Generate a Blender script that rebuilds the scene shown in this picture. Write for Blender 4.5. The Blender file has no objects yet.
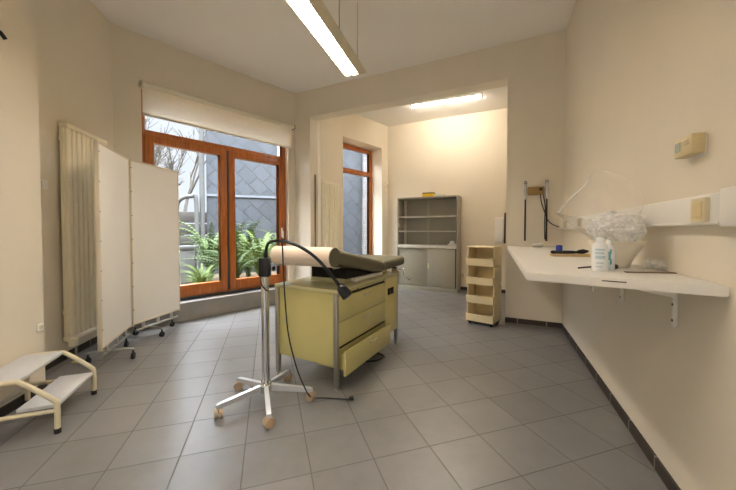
import bpy, bmesh, math, random
from mathutils import Vector, Matrix
C = bpy.context.scene.collection
PI = math.pi
R = math.radians

# ------------------------------------------------------------------ materials
def lin(h):
    h = h.lstrip('#')
    out = []
    for i in (0, 2, 4):
        v = int(h[i:i+2], 16)/255
        out.append(v/12.92 if v <= .04045 else ((v+.055)/1.055)**2.4)
    return (*out, 1)

def newmat(name):
    m = bpy.data.materials.new(name); m.use_nodes = True
    nt = m.node_tree
    return m, nt, nt.nodes['Principled BSDF']

def mat(name, col, rough=.5, metal=0, var=.06, scale=8, bump=0, bscale=60, spec=.5, coat=0, trans=0, ior=1.45, alpha=1):
    m, nt, p = newmat(name)
    c = lin(col)
    tc = nt.nodes.new('ShaderNodeTexCoord')
    nz = nt.nodes.new('ShaderNodeTexNoise'); nz.inputs['Scale'].default_value = scale; nz.inputs['Detail'].default_value = 5
    nt.links.new(tc.outputs['Object'], nz.inputs['Vector'])
    rp = nt.nodes.new('ShaderNodeValToRGB')
    rp.color_ramp.elements[0].position = .3; rp.color_ramp.elements[1].position = .7
    rp.color_ramp.elements[0].color = tuple(x*(1-var) for x in c[:3])+(1,)
    rp.color_ramp.elements[1].color = tuple(min(1, x*(1+var)) for x in c[:3])+(1,)
    nt.links.new(nz.outputs['Fac'], rp.inputs['Fac'])
    nt.links.new(rp.outputs['Color'], p.inputs['Base Color'])
    p.inputs['Roughness'].default_value = rough; p.inputs['Metallic'].default_value = metal
    p.inputs['Specular IOR Level'].default_value = spec; p.inputs['Coat Weight'].default_value = coat
    p.inputs['Transmission Weight'].default_value = trans; p.inputs['IOR'].default_value = ior
    p.inputs['Alpha'].default_value = alpha
    if bump:
        n2 = nt.nodes.new('ShaderNodeTexNoise'); n2.inputs['Scale'].default_value = bscale; n2.inputs['Detail'].default_value = 4
        nt.links.new(tc.outputs['Object'], n2.inputs['Vector'])
        b = nt.nodes.new('ShaderNodeBump'); b.inputs['Strength'].default_value = bump; b.inputs['Distance'].default_value = .01
        nt.links.new(n2.outputs['Fac'], b.inputs['Height']); nt.links.new(b.outputs['Normal'], p.inputs['Normal'])
    return m

def emis(name, col, s):
    m, nt, p = newmat(name)
    p.inputs['Base Color'].default_value = lin(col)
    p.inputs['Emission Color'].default_value = lin(col); p.inputs['Emission Strength'].default_value = s
    return m

def glassmat(name, tint='#ffffff', gloss=.08, rough=0.0):
    m, nt, p = newmat(name)
    nt.nodes.remove(p)
    t = nt.nodes.new('ShaderNodeBsdfTransparent'); t.inputs['Color'].default_value = lin(tint)
    g = nt.nodes.new('ShaderNodeBsdfGlossy'); g.inputs['Roughness'].default_value = rough
    f = nt.nodes.new('ShaderNodeLayerWeight'); f.inputs['Blend'].default_value = .5
    pw = nt.nodes.new('ShaderNodeMath'); pw.operation = 'POWER'; pw.inputs[1].default_value = 4
    nt.links.new(f.outputs['Facing'], pw.inputs[0])
    ma = nt.nodes.new('ShaderNodeMath'); ma.operation = 'MULTIPLY_ADD'; ma.inputs[1].default_value = .5; ma.inputs[2].default_value = .03
    nt.links.new(pw.outputs[0], ma.inputs[0])
    mx = nt.nodes.new('ShaderNodeMixShader')
    nt.links.new(ma.outputs[0], mx.inputs['Fac'])
    nt.links.new(t.outputs[0], mx.inputs[1]); nt.links.new(g.outputs[0], mx.inputs[2])
    nt.links.new(mx.outputs[0], nt.nodes['Material Output'].inputs['Surface'])
    return m

def plasticfilm(name, opac, tint='#ffffff', wr=18, amt=.5):
    """thin clear plastic: transparent + diffuse/translucent + gloss, with creases"""
    m, nt, p = newmat(name)
    nt.nodes.remove(p)
    t = nt.nodes.new('ShaderNodeBsdfTransparent'); t.inputs['Color'].default_value = (.97, .97, .97, 1)
    d = nt.nodes.new('ShaderNodeBsdfDiffuse'); d.inputs['Color'].default_value = lin(tint)
    tl = nt.nodes.new('ShaderNodeBsdfTranslucent'); tl.inputs['Color'].default_value = lin(tint)
    g = nt.nodes.new('ShaderNodeBsdfGlossy'); g.inputs['Roughness'].default_value = .18
    tc = nt.nodes.new('ShaderNodeTexCoord')
    nz = nt.nodes.new('ShaderNodeTexNoise'); nz.inputs['Scale'].default_value = wr; nz.inputs['Detail'].default_value = 6
    nz.inputs['Distortion'].default_value = 1.2
    nt.links.new(tc.outputs['Object'], nz.inputs['Vector'])
    b = nt.nodes.new('ShaderNodeBump'); b.inputs['Strength'].default_value = amt; b.inputs['Distance'].default_value = .02
    nt.links.new(nz.outputs['Fac'], b.inputs['Height'])
    for s in (d, tl, g): nt.links.new(b.outputs['Normal'], s.inputs['Normal'])
    a1 = nt.nodes.new('ShaderNodeMixShader'); a1.inputs['Fac'].default_value = .5
    nt.links.new(d.outputs[0], a1.inputs[1]); nt.links.new(tl.outputs[0], a1.inputs[2])
    a2 = nt.nodes.new('ShaderNodeMixShader')
    rp = nt.nodes.new('ShaderNodeMapRange'); rp.inputs['From Min'].default_value = .3; rp.inputs['From Max'].default_value = .75
    rp.inputs['To Min'].default_value = opac*.6; rp.inputs['To Max'].default_value = min(1, opac*1.4)
    nt.links.new(nz.outputs['Fac'], rp.inputs['Value']); nt.links.new(rp.outputs['Result'], a2.inputs['Fac'])
    nt.links.new(t.outputs[0], a2.inputs[1]); nt.links.new(a1.outputs[0], a2.inputs[2])
    a3 = nt.nodes.new('ShaderNodeMixShader'); a3.inputs['Fac'].default_value = .07
    nt.links.new(a2.outputs[0], a3.inputs[1]); nt.links.new(g.outputs[0], a3.inputs[2])
    nt.links.new(a3.outputs[0], nt.nodes['Material Output'].inputs['Surface'])
    return m

def tilemat(name, col, grout, ang, size, ox, oy, gap=.006):
    m, nt, p = newmat(name)
    N = nt.nodes.new; L = nt.links.new
    geo = N('ShaderNodeTexCoord')
    mp = N('ShaderNodeMapping'); mp.vector_type = 'TEXTURE'
    mp.inputs['Location'].default_value = (ox, oy, 0); mp.inputs['Rotation'].default_value = (0, 0, ang)
    mp.inputs['Scale'].default_value = (size, size, 1)
    L(geo.outputs['Object'], mp.inputs['Vector'])
    sp = N('ShaderNodeSeparateXYZ'); L(mp.outputs['Vector'], sp.inputs['Vector'])
    def edge(o):
        fr = N('ShaderNodeMath'); fr.operation = 'FRACT'; L(o, fr.inputs[0])
        pp = N('ShaderNodeMath'); pp.operation = 'PINGPONG'; L(fr.outputs[0], pp.inputs[0]); pp.inputs[1].default_value = .5
        return pp.outputs[0]
    mn = N('ShaderNodeMath'); mn.operation = 'MINIMUM'; L(edge(sp.outputs['X']), mn.inputs[0]); L(edge(sp.outputs['Y']), mn.inputs[1])
    mr = N('ShaderNodeMapRange'); mr.inputs['From Min'].default_value = gap/size*.5; mr.inputs['From Max'].default_value = gap/size*.5+.006
    L(mn.outputs[0], mr.inputs['Value'])
    # per tile tone
    fl = N('ShaderNodeVectorMath'); fl.operation = 'FLOOR'; L(mp.outputs['Vector'], fl.inputs[0])
    wn = N('ShaderNodeTexWhiteNoise'); wn.noise_dimensions = '3D'; L(fl.outputs[0], wn.inputs['Vector'])
    nz = N('ShaderNodeTexNoise'); nz.inputs['Scale'].default_value = 6; nz.inputs['Detail'].default_value = 8; nz.inputs['Roughness'].default_value = .65
    L(geo.outputs['Object'], nz.inputs['Vector'])
    ad = N('ShaderNodeMath'); ad.operation = 'MULTIPLY_ADD'; L(wn.outputs['Value'], ad.inputs[0]); ad.inputs[1].default_value = .35; L(nz.outputs['Fac'], ad.inputs[2])
    rp = N('ShaderNodeValToRGB'); c = lin(col)
    rp.color_ramp.elements[0].position = .35; rp.color_ramp.elements[1].position = 1.0
    rp.color_ramp.elements[0].color = tuple(x*.87 for x in c[:3])+(1,); rp.color_ramp.elements[1].color = tuple(x*1.15 for x in c[:3])+(1,)
    L(ad.outputs[0], rp.inputs['Fac'])
    mx = N('ShaderNodeMix'); mx.data_type = 'RGBA'; L(mr.outputs['Result'], mx.inputs['Factor'])
    mx.inputs['A'].default_value = lin(grout); L(rp.outputs['Color'], mx.inputs['B'])
    L(mx.outputs['Result'], p.inputs['Base Color'])
    rr = N('ShaderNodeMapRange'); rr.inputs['To Min'].default_value = .22; rr.inputs['To Max'].default_value = .40
    L(nz.outputs['Fac'], rr.inputs['Value'])
    r2 = N('ShaderNodeMix'); r2.data_type = 'FLOAT'; L(mr.outputs['Result'], r2.inputs['Factor']); r2.inputs['A'].default_value = .8; L(rr.outputs['Result'], r2.inputs['B'])
    L(r2.outputs['Result'], p.inputs['Roughness'])
    hm = N('ShaderNodeMath'); hm.operation = 'MULTIPLY_ADD'; L(nz.outputs['Fac'], hm.inputs[0]); hm.inputs[1].default_value = .12; L(mr.outputs['Result'], hm.inputs[2])
    b = N('ShaderNodeBump'); b.inputs['Strength'].default_value = .5; b.inputs['Distance'].default_value = .003
    L(hm.outputs[0], b.inputs['Height']); L(b.outputs['Normal'], p.inputs['Normal'])
    return m

def slatemat(name, c1, c2, mortar, rot, w, h, plane='XZ', ms=.008):
    m, nt, p = newmat(name); N = nt.nodes.new; L = nt.links.new
    tc = N('ShaderNodeTexCoord'); sp = N('ShaderNodeSeparateXYZ'); L(tc.outputs['Object'], sp.inputs[0])
    cb = N('ShaderNodeCombineXYZ'); L(sp.outputs[plane[0]], cb.inputs[0]); L(sp.outputs[plane[1]], cb.inputs[1])
    mp = N('ShaderNodeMapping'); mp.inputs['Rotation'].default_value = (0, 0, rot); L(cb.outputs[0], mp.inputs['Vector'])
    bk = N('ShaderNodeTexBrick'); bk.inputs['Scale'].default_value = 1; bk.inputs['Brick Width'].default_value = w; bk.inputs['Row Height'].default_value = h
    bk.inputs['Mortar Size'].default_value = ms; bk.inputs['Mortar Smooth'].default_value = .3
    bk.inputs['Color1'].default_value = lin(c1); bk.inputs['Color2'].default_value = lin(c2); bk.inputs['Mortar'].default_value = lin(mortar)
    L(mp.outputs[0], bk.inputs['Vector']); L(bk.outputs['Color'], p.inputs['Base Color'])
    p.inputs['Roughness'].default_value = .6
    b = N('ShaderNodeBump'); b.inputs['Strength'].default_value = .6; b.inputs['Distance'].default_value = .01; b.invert = True
    L(bk.outputs['Fac'], b.inputs['Height']); L(b.outputs['Normal'], p.inputs['Normal'])
    return m

def woodmat(name, c1, c2, rough=.35):
    m, nt, p = newmat(name); N = nt.nodes.new; L = nt.links.new
    tc = N('ShaderNodeTexCoord')
    mp = N('ShaderNodeMapping'); mp.inputs['Scale'].default_value = (30, 30, 2.5); L(tc.outputs['Object'], mp.inputs[0])
    nz = N('ShaderNodeTexNoise'); nz.inputs['Scale'].default_value = 1.5; nz.inputs['Detail'].default_value = 6; nz.inputs['Distortion'].default_value = .6
    L(mp.outputs[0], nz.inputs['Vector'])
    rp = N('ShaderNodeValToRGB'); rp.color_ramp.elements[0].position = .3; rp.color_ramp.elements[1].position = .7
    rp.color_ramp.elements[0].color = lin(c1); rp.color_ramp.elements[1].color = lin(c2)
    L(nz.outputs['Fac'], rp.inputs[0]); L(rp.outputs[0], p.inputs['Base Color'])
    p.inputs['Roughness'].default_value = rough
    return m

M = {}
M['wall'] = mat('cream wall paint', '#e2d9c8', .85, var=.015, scale=2, bump=.08, bscale=120, spec=.2)
M['wallalc'] = mat('warm cream wall paint', '#eadfca', .85, var=.015, scale=2, bump=.08, bscale=120, spec=.2)
M['ceil'] = mat('ceiling paint', '#efece6', .9, var=.01, scale=2, spec=.1)
M['tile'] = tilemat('grey floor tiles', '#787674', '#5f5d5a', 0, 1, 0, 0)
M['skirt'] = slatemat('dark skirting tiles', '#37302a', '#3d362f', '#8b8378', 0, .33, 9, 'YZ')
M['plinth'] = mat('grey stone step', '#85807a', .5, var=.12, scale=5, bump=.1)
M['wood'] = woodmat('orange brown window wood', '#985020', '#bb6f31', .3)
M['gasket'] = mat('dark grey door seal', '#3c3e42', .5)
M['glass'] = glassmat('window glass')
M['blind'] = mat('cream blind fabric', '#e6e0cc', .9, var=.02, bump=.1, bscale=300, spec=.1)
M['blindcloth'] = plasticfilm('cream blind cloth', 1.0, '#fbf6e8', 200, .1)
M['alu'] = mat('brushed aluminium', '#b9b7b0', .35, 1, var=.04)
M['legmetal'] = mat('satin leg metal', '#dcdde0', .38, .7, var=.02)
M['chrome'] = mat('chrome', '#d8d8d8', .12, 1, var=.01)
M['rad'] = mat('cream radiator enamel', '#f6edd4', .35, var=.02)
M['white'] = mat('white enamel', '#e9e6df', .4, var=.02)
M['screen'] = mat('white screen panel', '#e8e4dd', .6, var=.015, scale=3, spec=.3)
M['screenedge'] = mat('beige screen edging', '#d9cdb6', .5, var=.02)
M['screw'] = mat('steel screw', '#6b665c', .4, .8)
M['rubber'] = mat('black rubber', '#1c1b1c', .5, var=.1)
M['black'] = mat('black plastic', '#161618', .4, var=.1)
M['stooltube'] = mat('beige tube enamel', '#cfc4a6', .35, var=.02)
M['tread'] = mat('grey ribbed tread', '#c7c7c8', .5, var=.04, bump=.2, bscale=200)
M['lime'] = mat('pale olive enamel', '#d2c988', .3, var=.02, scale=3)
M['limetop'] = mat('pale olive top and reflection', '#c6c094', .15, var=.02, scale=3)  # grey-green reflection on the top put into its olive colour
M['vinyl'] = mat('olive brown vinyl', '#6e6951', .45, var=.05, bump=.15, bscale=90)
M['paper'] = mat('pinkish cream paper', '#ecdac6', .7, var=.03)
M['core'] = mat('grey roll end', '#b3aca4', .6, var=.1)
M['handle'] = mat('pale handle', '#d8d4b8', .3, .3)
M['dark'] = mat('dark parts and gap shade', '#1d1a14', .7)  # dark fittings, and shade filled into gaps as colour
M['caster'] = mat('tan caster', '#b59b7c', .5, var=.08)
M['cabinet'] = mat('taupe grey cabinet steel', '#9c9787', .5, var=.02)
M['cabinetin'] = mat('taupe grey cabinet inside', '#a7a294', .6, var=.02)
M['cabshelf'] = mat('pale shelf', '#d6d2c4', .5)
M['yellow'] = mat('yellow carton', '#e2b41c', .5)
M['olive'] = mat('olive carton lid', '#7d7322', .5)
M['bin'] = mat('cream bin plastic', '#ead8ae', .45, var=.03)
M['counter'] = mat('white laminate', '#ece8e0', .35, var=.01)
M['mount'] = mat('brass brown plastic', '#97793f', .4, var=.06)
M['thermo'] = mat('beige thermostat', '#d0bf93', .45, var=.02)
M['thermo2'] = mat('grey display', '#aab0a4', .25)
M['switch'] = mat('beige switch', '#cfc3a5', .4)
M['cone'] = plasticfilm('clear vinyl sheet', .17, '#f3ead8', 5, .12)
M['rim'] = plasticfilm('clear vinyl edge', 1.0, '#ffffff', 8, .1)
M['bag'] = plasticfilm('crumpled clear bag', .8, '#ffffff', 22, 1.0)
M['bowl'] = mat('milky plastic', '#ebe4d6', .4, var=.05, scale=14)
M['bottle'] = mat('white bottle', '#edf0f2', .35, var=.01)
M['print'] = mat('pale blue print', '#c0d3df', .5)
M['teal'] = mat('teal print', '#6fbac2', .5)
M['blue'] = mat('blue plastic', '#2e3fa0', .4)
M['tan'] = mat('tan card', '#cbb083', .6)
M['brown'] = mat('brown strip', '#7c5a3c', .6)
M['lamp'] = emis('lamp tube glow', '#fff7ee', 40)
M['tube2'] = emis('bright tube glow', '#fff4e6', 64)
M['louvre'] = mat('white louvre', '#efe4cc', .4)
M['lampbody'] = mat('beige lamp body', '#cfc4a4', .5)
M['slate'] = slatemat('blue grey slates', '#2a2e33', '#34383e', '#101113', R(45), .40, .3, 'YZ', .012)
M['slatestrip'] = mat('pale band', '#565a5f', .5)
M['whitebrick'] = slatemat('pale bricks', '#6c6b69', '#605e5c', '#454341', 0, .22, .075, 'YZ')
M['soil'] = mat('leaf litter', '#4f4130', .95, var=.5, scale=14, bump=.8, bscale=25)
M['fern'] = mat('fern green', '#41551f', .6, var=.25, scale=3)
M['fern2'] = mat('pale fern green', '#586a26', .6, var=.25, scale=3)
M['bark'] = mat('grey bark', '#4a443c', .9, var=.2)
M['fence'] = woodmat('weathered fence wood', '#332f2b', '#433e39', .8)
M['post'] = mat('grey concrete post', '#484846', .8, var=.1)
M['yellowdisc'] = mat('yellow rosette', '#d9c66a', .4)

# ------------------------------------------------------------------ mesh helpers
class MB:
    def __init__(s): s.bm = bmesh.new()
    def merge(s, t):
        me = bpy.data.meshes.new('tmp'); t.to_mesh(me); t.free(); s.bm.from_mesh(me); bpy.data.meshes.remove(me)
    def box(s, x0, x1, y0, y1, z0, z1, bev=0, seg=2, mx=None):
        t = bmesh.new(); bmesh.ops.create_cube(t, size=1)
        for v in t.verts:
            v.co = Vector(((x0+x1)/2+v.co.x*(x1-x0), (y0+y1)/2+v.co.y*(y1-y0), (z0+z1)/2+v.co.z*(z1-z0)))
        if bev: bmesh.ops.bevel(t, geom=t.edges[:], offset=bev, segments=seg, profile=.5, affect='EDGES', clamp_overlap=True)
        if mx: bmesh.ops.transform(t, matrix=mx, verts=t.verts)
        s.merge(t); return s
    def prism(s, pts, z0, z1):
        b = [s.bm.verts.new((x, y, z0)) for x, y in pts]; u = [s.bm.verts.new((x, y, z1)) for x, y in pts]
        n = len(pts)
        s.bm.faces.new(b[::-1]); s.bm.faces.new(u)
        for i in range(n): s.bm.faces.new((b[i], b[(i+1) % n], u[(i+1) % n], u[i]))
        return s
    def prof(s, pts, a0, a1, axis='x'):
        """extrude a closed 2D profile along x (pts are y,z) or y (pts are x,z)"""
        f = (lambda a, p: (a, p[0], p[1])) if axis == 'x' else (lambda a, p: (p[0], a, p[1]))
        b = [s.bm.verts.new(f(a0, p)) for p in pts]; u = [s.bm.verts.new(f(a1, p)) for p in pts]; n = len(pts)
        s.bm.faces.new(b[::-1]); s.bm.faces.new(u)
        for i in range(n): s.bm.faces.new((b[i], b[(i+1) % n], u[(i+1) % n], u[i]))
        return s
    def tube(s, pts, r, n=8, cap=True):
        pts = [Vector(p) for p in pts]
        rs = r if isinstance(r, (list, tuple)) else [r]*len(pts)
        rings = []; ref = None
        for i, p in enumerate(pts):
            d = (pts[min(i+1, len(pts)-1)]-pts[max(i-1, 0)])
            if d.length < 1e-9: d = Vector((0, 0, 1))
            d.normalize()
            if ref is None: ref = d.orthogonal().normalized()
            else:
                ref = ref-d*ref.dot(d)
                ref = ref.normalized() if ref.length > 1e-6 else d.orthogonal().normalized()
            w = d.cross(ref)
            rings.append([s.bm.verts.new(p+(ref*math.cos(2*PI*k/n)+w*math.sin(2*PI*k/n))*rs[i]) for k in range(n)])
        for a, b in zip(rings, rings[1:]):
            for k in range(n): s.bm.faces.new((a[k], a[(k+1) % n], b[(k+1) % n], b[k]))
        if cap: s.bm.faces.new(rings[0][::-1]); s.bm.faces.new(rings[-1])
        return s
    def cyl(s, p, q, r, n=20, r2=None):
        return s.tube([p, q], [r, r if r2 is None else r2], n)
    def lathe(s, prof, o=(0, 0, 0), n=24, mx=None):
        o = Vector(o); rings = []
        for r, z in prof:
            ring = [Vector((r*math.cos(2*PI*k/n), r*math.sin(2*PI*k/n), z)) for k in range(n)]
            rings.append([s.bm.verts.new(o+(mx @ v if mx else v)) for v in ring])
        for a, b in zip(rings, rings[1:]):
            for k in range(n): s.bm.faces.new((a[k], a[(k+1) % n], b[(k+1) % n], b[k]))
        if prof[0][0] > 1e-4: s.bm.faces.new(rings[0][::-1])
        if prof[-1][0] > 1e-4: s.bm.faces.new(rings[-1])
        return s

def smoothpath(pts, k=6):
    pts = [Vector(p) for p in pts]; out = []
    P = [pts[0]]+pts+[pts[-1]]
    for i in range(1, len(P)-2):
        a, b, c, d = P[i-1], P[i], P[i+1], P[i+2]
        for j in range(k):
            t = j/k
            out.append(.5*((2*b)+(c-a)*t+(2*a-5*b+4*c-d)*t*t+(3*b-a-3*c+d)*t**3))
    out.append(pts[-1]); return out

def obj(name, mb, m, parent=None, smooth=True, loc=None, rotz=0):
    bm = mb.bm
    bmesh.ops.remove_doubles(bm, verts=bm.verts, dist=1e-6)
    bmesh.ops.recalc_face_normals(bm, faces=bm.faces)
    me = bpy.data.meshes.new(name); bm.to_mesh(me); bm.free()
    me.materials.append(M[m] if isinstance(m, str) else m)
    if smooth:
        me.shade_smooth(); me.set_sharp_from_angle(angle=R(38))
    o = bpy.data.objects.new(name, me); C.objects.link(o)
    if parent: o.parent = parent
    if loc is not None: o.location = loc; o.rotation_euler = (0, 0, rotz)
    return o

def thing(name, label, cat, loc=(0, 0, 0), rotz=0, group=None):
    o = bpy.data.objects.new(name, None); C.objects.link(o); o.empty_display_size = .1
    o.location = loc; o.rotation_euler = (0, 0, rotz); tag(o, label, cat, group); return o

def tag(o, label, cat, group=None):
    o['label'] = label; o['category'] = cat
    if group: o['group'] = group
    return o

def struct(name, mb, m, frame=None, parent=None, smooth=False):
    o = obj(name, mb, m, parent, smooth)
    if frame and not parent: o.location = (*frame[0], 0); o.rotation_euler = (0, 0, frame[1])
    if not parent: o['kind'] = 'structure'
    return o

def d2(a): return Vector((math.sin(R(a)), math.cos(R(a))))
# wall frames: (origin, rotation); local y runs along the wall, local x to its right
FR = ((2.387, 3.839), R(-22.2))      # right wall: y away from the camera, x into the wall
FK = ((2.387, 3.839), R(64.3))       # opening wall: y to the left along it, x into the alcove
FW = ((-3.0, 3.72), R(-42.04))       # garden wall: y to the right along it, x into the room
FL = ((-3.0, 3.72), R(12))           # left wall: y away, x into the room
FN = ((-2.427, 2.336), R(11))        # near left pier: y away, x into the room
FA = ((.444, 7.105), R(-42.04))      # alcove window wall: y away, x into the alcove
def wp(f, x, y):
    c, s = math.cos(f[1]), math.sin(f[1])
    return (f[0][0]+c*x-s*y, f[0][1]+s*x+c*y)
def wp3(f, x, y, z): return (*wp(f, x, y), z)

# ------------------------------------------------------------------ setting
ZC, ZA, ZB = 3.63, 3.55, 3.18
# floor; the tile grid is turned -17.5 degrees
fl = MB().prism([(-3.6, -2.7), (2.2, -2.7), (4.2, 4.0), (4.2, 6.6), (.2, 8.0), (-1.3, 6.1), (-3.75, 3.9)], -.12, 0)
struct('floor', fl, M['tile'])
TS = .327
tm = M['tile'].node_tree
for n in tm.nodes:
    if n.bl_idname == 'ShaderNodeMapping':
        n.inputs['Rotation'].default_value = (0, 0, R(17.5)); n.inputs['Scale'].default_value = (TS, TS, 1)
        n.inputs['Location'].default_value = (-1.315, 1.5455, 0)
for n in tm.nodes:
    if n.bl_idname == 'ShaderNodeMapRange' and abs(n.inputs['From Max'].default_value-(.003+.006)) < 1e-4:
        n.inputs['From Min'].default_value = .006; n.inputs['From Max'].default_value = .011

struct('ceiling', MB().prism([(-3.8, -2.8), (2.4, -2.8), (3.0, 3.7), wp(FK, .1, 0), wp(FK, .1, 4.2), (-3.4, 3.95)], ZC, ZC+.15), 'ceil')
struct('ceiling_alcove', MB().prism([wp(FK, .2, -1.9), wp(FK, .2, 4.2), (-.3, 7.2), (.3, 8.0), (4.2, 6.3)], ZA, ZA+.15), 'ceil')
struct('wall_right', MB().box(0, .2, -6.9, .05, 0, ZC+.05), 'wall', FR)
k = MB()
k.box(0, .23, -1.9, .64, 0, ZC+.05); k.box(0, .23, .64, 3.76, ZB, ZC+.05); k.box(0, .23, 3.76, 4.25, 0, ZC+.05)
struct('wall_opening', k, 'wall', FK)
k = MB()
U0, U1, Z0, Z1 = .285, 2.405, .25, 3.0
k.box(-.35, 0, -.3, U0, 0, ZC+.05); k.box(-.35, 0, U1, 2.62, 0, ZC+.05); k.box(-.35, 0, U0, U1, Z1, ZC+.05); k.box(-.35, 0, U0, U1, 0, Z0)
struct('wall_garden', k, 'wall', FW)
struct('wall_left', MB().box(-.2, 0, -1.75, .25, 0, ZC+.05), 'wall', FL)
struct('wall_near_left', MB().box(-.42, 0, -5.3, 0, 0, ZC+.05), 'wall', FN)
k = MB(); k.box(-4.2, -1.9, -2.6, -2.4, 0, ZC+.05); k.box(1.0, 3.2, -2.6, -2.4, 0, ZC+.05); k.box(-1.9, 1.0, -2.6, -2.4, 0, .5); k.box(-1.9, 1.0, -2.6, -2.4, 3.0, ZC+.05)
struct('wall_rear', k, 'wall')
k = MB()
V0, V1, VZ0, VZ1 = -1.381, -.2, .3, 3.03
k.box(-.42, 0, -1.93, V0, 0, ZC); k.box(-.42, 0, V1, .2, 0, ZC); k.box(-.42, 0, V0, V1, VZ1, ZC); k.box(-.42, 0, V0, V1, 0, VZ0)
struct('wall_alcove_window', k, 'wallalc', FA)
AB = ((.444, 7.105), R(64.3))  # alcove back wall: y to the left, x away
struct('wall_alcove_back', MB().box(0, .2, -3.6, .1, 0, ZC), 'wallalc', AB)
struct('wall_alcove_right', MB().box(-2.6, .1, -3.4, -3.2, 0, ZC), 'wallalc', AB)
# skirtings, step and sills
struct('baseboard_right', MB().box(-.012, 0, -6.8, 0, 0, .07), 'skirt', FR)
struct('baseboard_opening', MB().box(-.012, 0, .0, .64, 0, .07), 'skirt', FK)
struct('baseboard_left', MB().box(0, .012, -1.4, 0, 0, .07), 'skirt', FL)
struct('baseboard_near_left', MB().box(0, .012, -5, 0, 0, .07), 'skirt', FN)
struct('baseboard_alcove', MB().box(-.012, 0, -3.2, 0, 0, .07), 'skirt', AB)
struct('trim_step', MB().box(-.1, .13, 0.0, 2.546, 0, .25, .006), 'plinth', FW)
struct('trim_sill', MB().box(-.42, .02, V0, V1, VZ0-.03, VZ0, .004), 'counter', FA)

# garden door
def framebox(k, y0, y1, z0, z1, w, x0, x1, wb=None):
    wb = wb or w
    k.box(x0, x1, y0, y0+w, z0, z1, .005); k.box(x0, x1, y1-w, y1, z0, z1, .005)
    k.box(x0, x1, y0+w, y1-w, z0, z0+wb, .005); k.box(x0, x1, y0+w, y1-w, z1-w, z1, .005)
dr_ = thing('door_1', 'orange brown wooden double garden door with a transom light above', 'door', (*FW[0], 0), FW[1]); dr_['kind'] = 'structure'
k = MB(); framebox(k, U0, U1, Z0+.03, Z1, .055, -.19, -.09)
k.box(-.19, -.085, U0, U1, 2.43, 2.50, .005)
f = obj('door_frame', k, 'wood', dr_)
obj('threshold', MB().box(-.2, -.06, U0, U1, Z0, Z0+.03, .004), 'gasket', dr_)
obj('transom_pane', MB().box(-.145, -.135, U0+.05, U1-.05, 2.5, Z1-.05), 'glass', dr_)
for (a, b, handle) in ((U0+.05, 1.365, 0), (1.40, U1-.045, 1)):
    k = MB(); framebox(k, a, b, Z0+.05, 2.435, .095, -.175, -.075, .15)
    lf = obj('door_leaf', k, 'wood', dr_)
    obj('door_pane', MB().box(-.13, -.12, a+.09, b-.09, Z0+.19, 2.35), 'glass', lf)
    if handle:
        k = MB(); k.box(-.077, -.066, b-.065, b-.03, 1.1, 1.26, .004)
        k.tube([(-.07, b-.047, 1.2), (-.03, b-.047, 1.2), (-.028, b-.05, 1.08)], .009, 8)
        obj('door_handle', k, 'white', lf)
obj('door_seal', MB().box(-.17, -.09, 1.365, 1.40, Z0+.05, 2.43, .003), 'gasket', dr_)
# alcove window
w2 = thing('window_2', 'tall orange brown wooden window in the alcove side wall', 'window', (*FA[0], 0), FA[1]); w2['kind'] = 'structure'
k = MB(); framebox(k, V0, V1, VZ0, VZ1-.02, .085, -.38, -.295)
k.box(-.38, -.29, V0+.05, V1-.05, 2.42, 2.52, .005)
obj('window_frame', k, 'wood', w2)
obj('window_pane', MB().box(-.345, -.335, V0+.07, V1-.07, VZ0+.07, VZ1-.09), 'glass', w2)

# unseen window added in the rear wall, inferred from cool light behind
w3 = thing('window_3', 'unseen wide orange brown wooden window in the rear wall', 'window', (-1.9, -2.5, 0), R(-90)); w3['kind'] = 'structure'
k = MB(); framebox(k, 0, 2.9, .5, 3.0, .08, -.03, .04)
for y in (.93, 1.9): k.box(-.03, .04, y, y+.08, .55, 2.95, .004)
obj('window_frame', k, 'wood', w3)
obj('window_pane', MB().box(0, .008, .05, 2.85, .55, 2.95), 'glass', w3)

# ------------------------------------------------------------------ blind
t = thing('roller_blind', 'cream roller blind half lowered over the top of the garden door', 'blind', wp3(FW, 0, 0, 0), FW[1])
k = MB(); k.cyl((.07, .28, 3.01), (.07, 2.47, 3.01), .032, 20); obj('roller_tube', k, 'blind', t)
obj('blind_fabric', MB().box(.042, .045, .285, 2.455, 2.655, 3.015), 'blindcloth', t)
obj('bottom_bar', MB().box(.034, .056, .285, 2.455, 2.632, 2.66, .004), 'blind', t)
for y in (.265, 2.48): obj('bracket', MB().box(0, .10, y-.006, y+.006, 2.975, 3.04, .004), 'alu' if y < 1 else 'gasket', t)
# ------------------------------------------------------------------ radiators
def radiator(frame, y0, y1, z0, z1, depth, nf, label):
    t = thing('column_radiator', label, 'radiator', wp3(frame, 0, 0, 0), frame[1])
    k = MB(); w = (y1-y0)/nf
    k.box(.035, depth-.03, y0, y1, z0, z1, .004)
    obj('radiator_body', k, 'rad', t)
    for i in range(nf):
        k = MB(); c = y0+w*(i+.5)
        k.box(depth-.035, depth, c-w*.36, c+w*.36, z0+.03, z1-.03, .010, 3); obj('fin', k, 'rad', t)
    k = MB(); k.box(.03, depth+.004, y0-.004, y1+.004, z1-.03, z1+.012, .004); obj('top_cover', k, 'rad', t)
    k = MB(); k.box(.03, depth+.004, y0-.004, y1+.004, z0-.012, z0+.03, .004); obj('bottom_cover', k, 'rad', t)
    for z in (z0+.25, z1-.12):
        for y in (y0+.06, y1-.06):
            obj('wall_bracket', MB().box(0, .05, y-.02, y+.02, z-.02, z+.02, .003), 'rad', t)
    return t
rad = radiator(FL, -.90, -.30, .20, 2.17, .095, 9, 'tall cream column radiator on the left wall behind the white screen')
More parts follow.
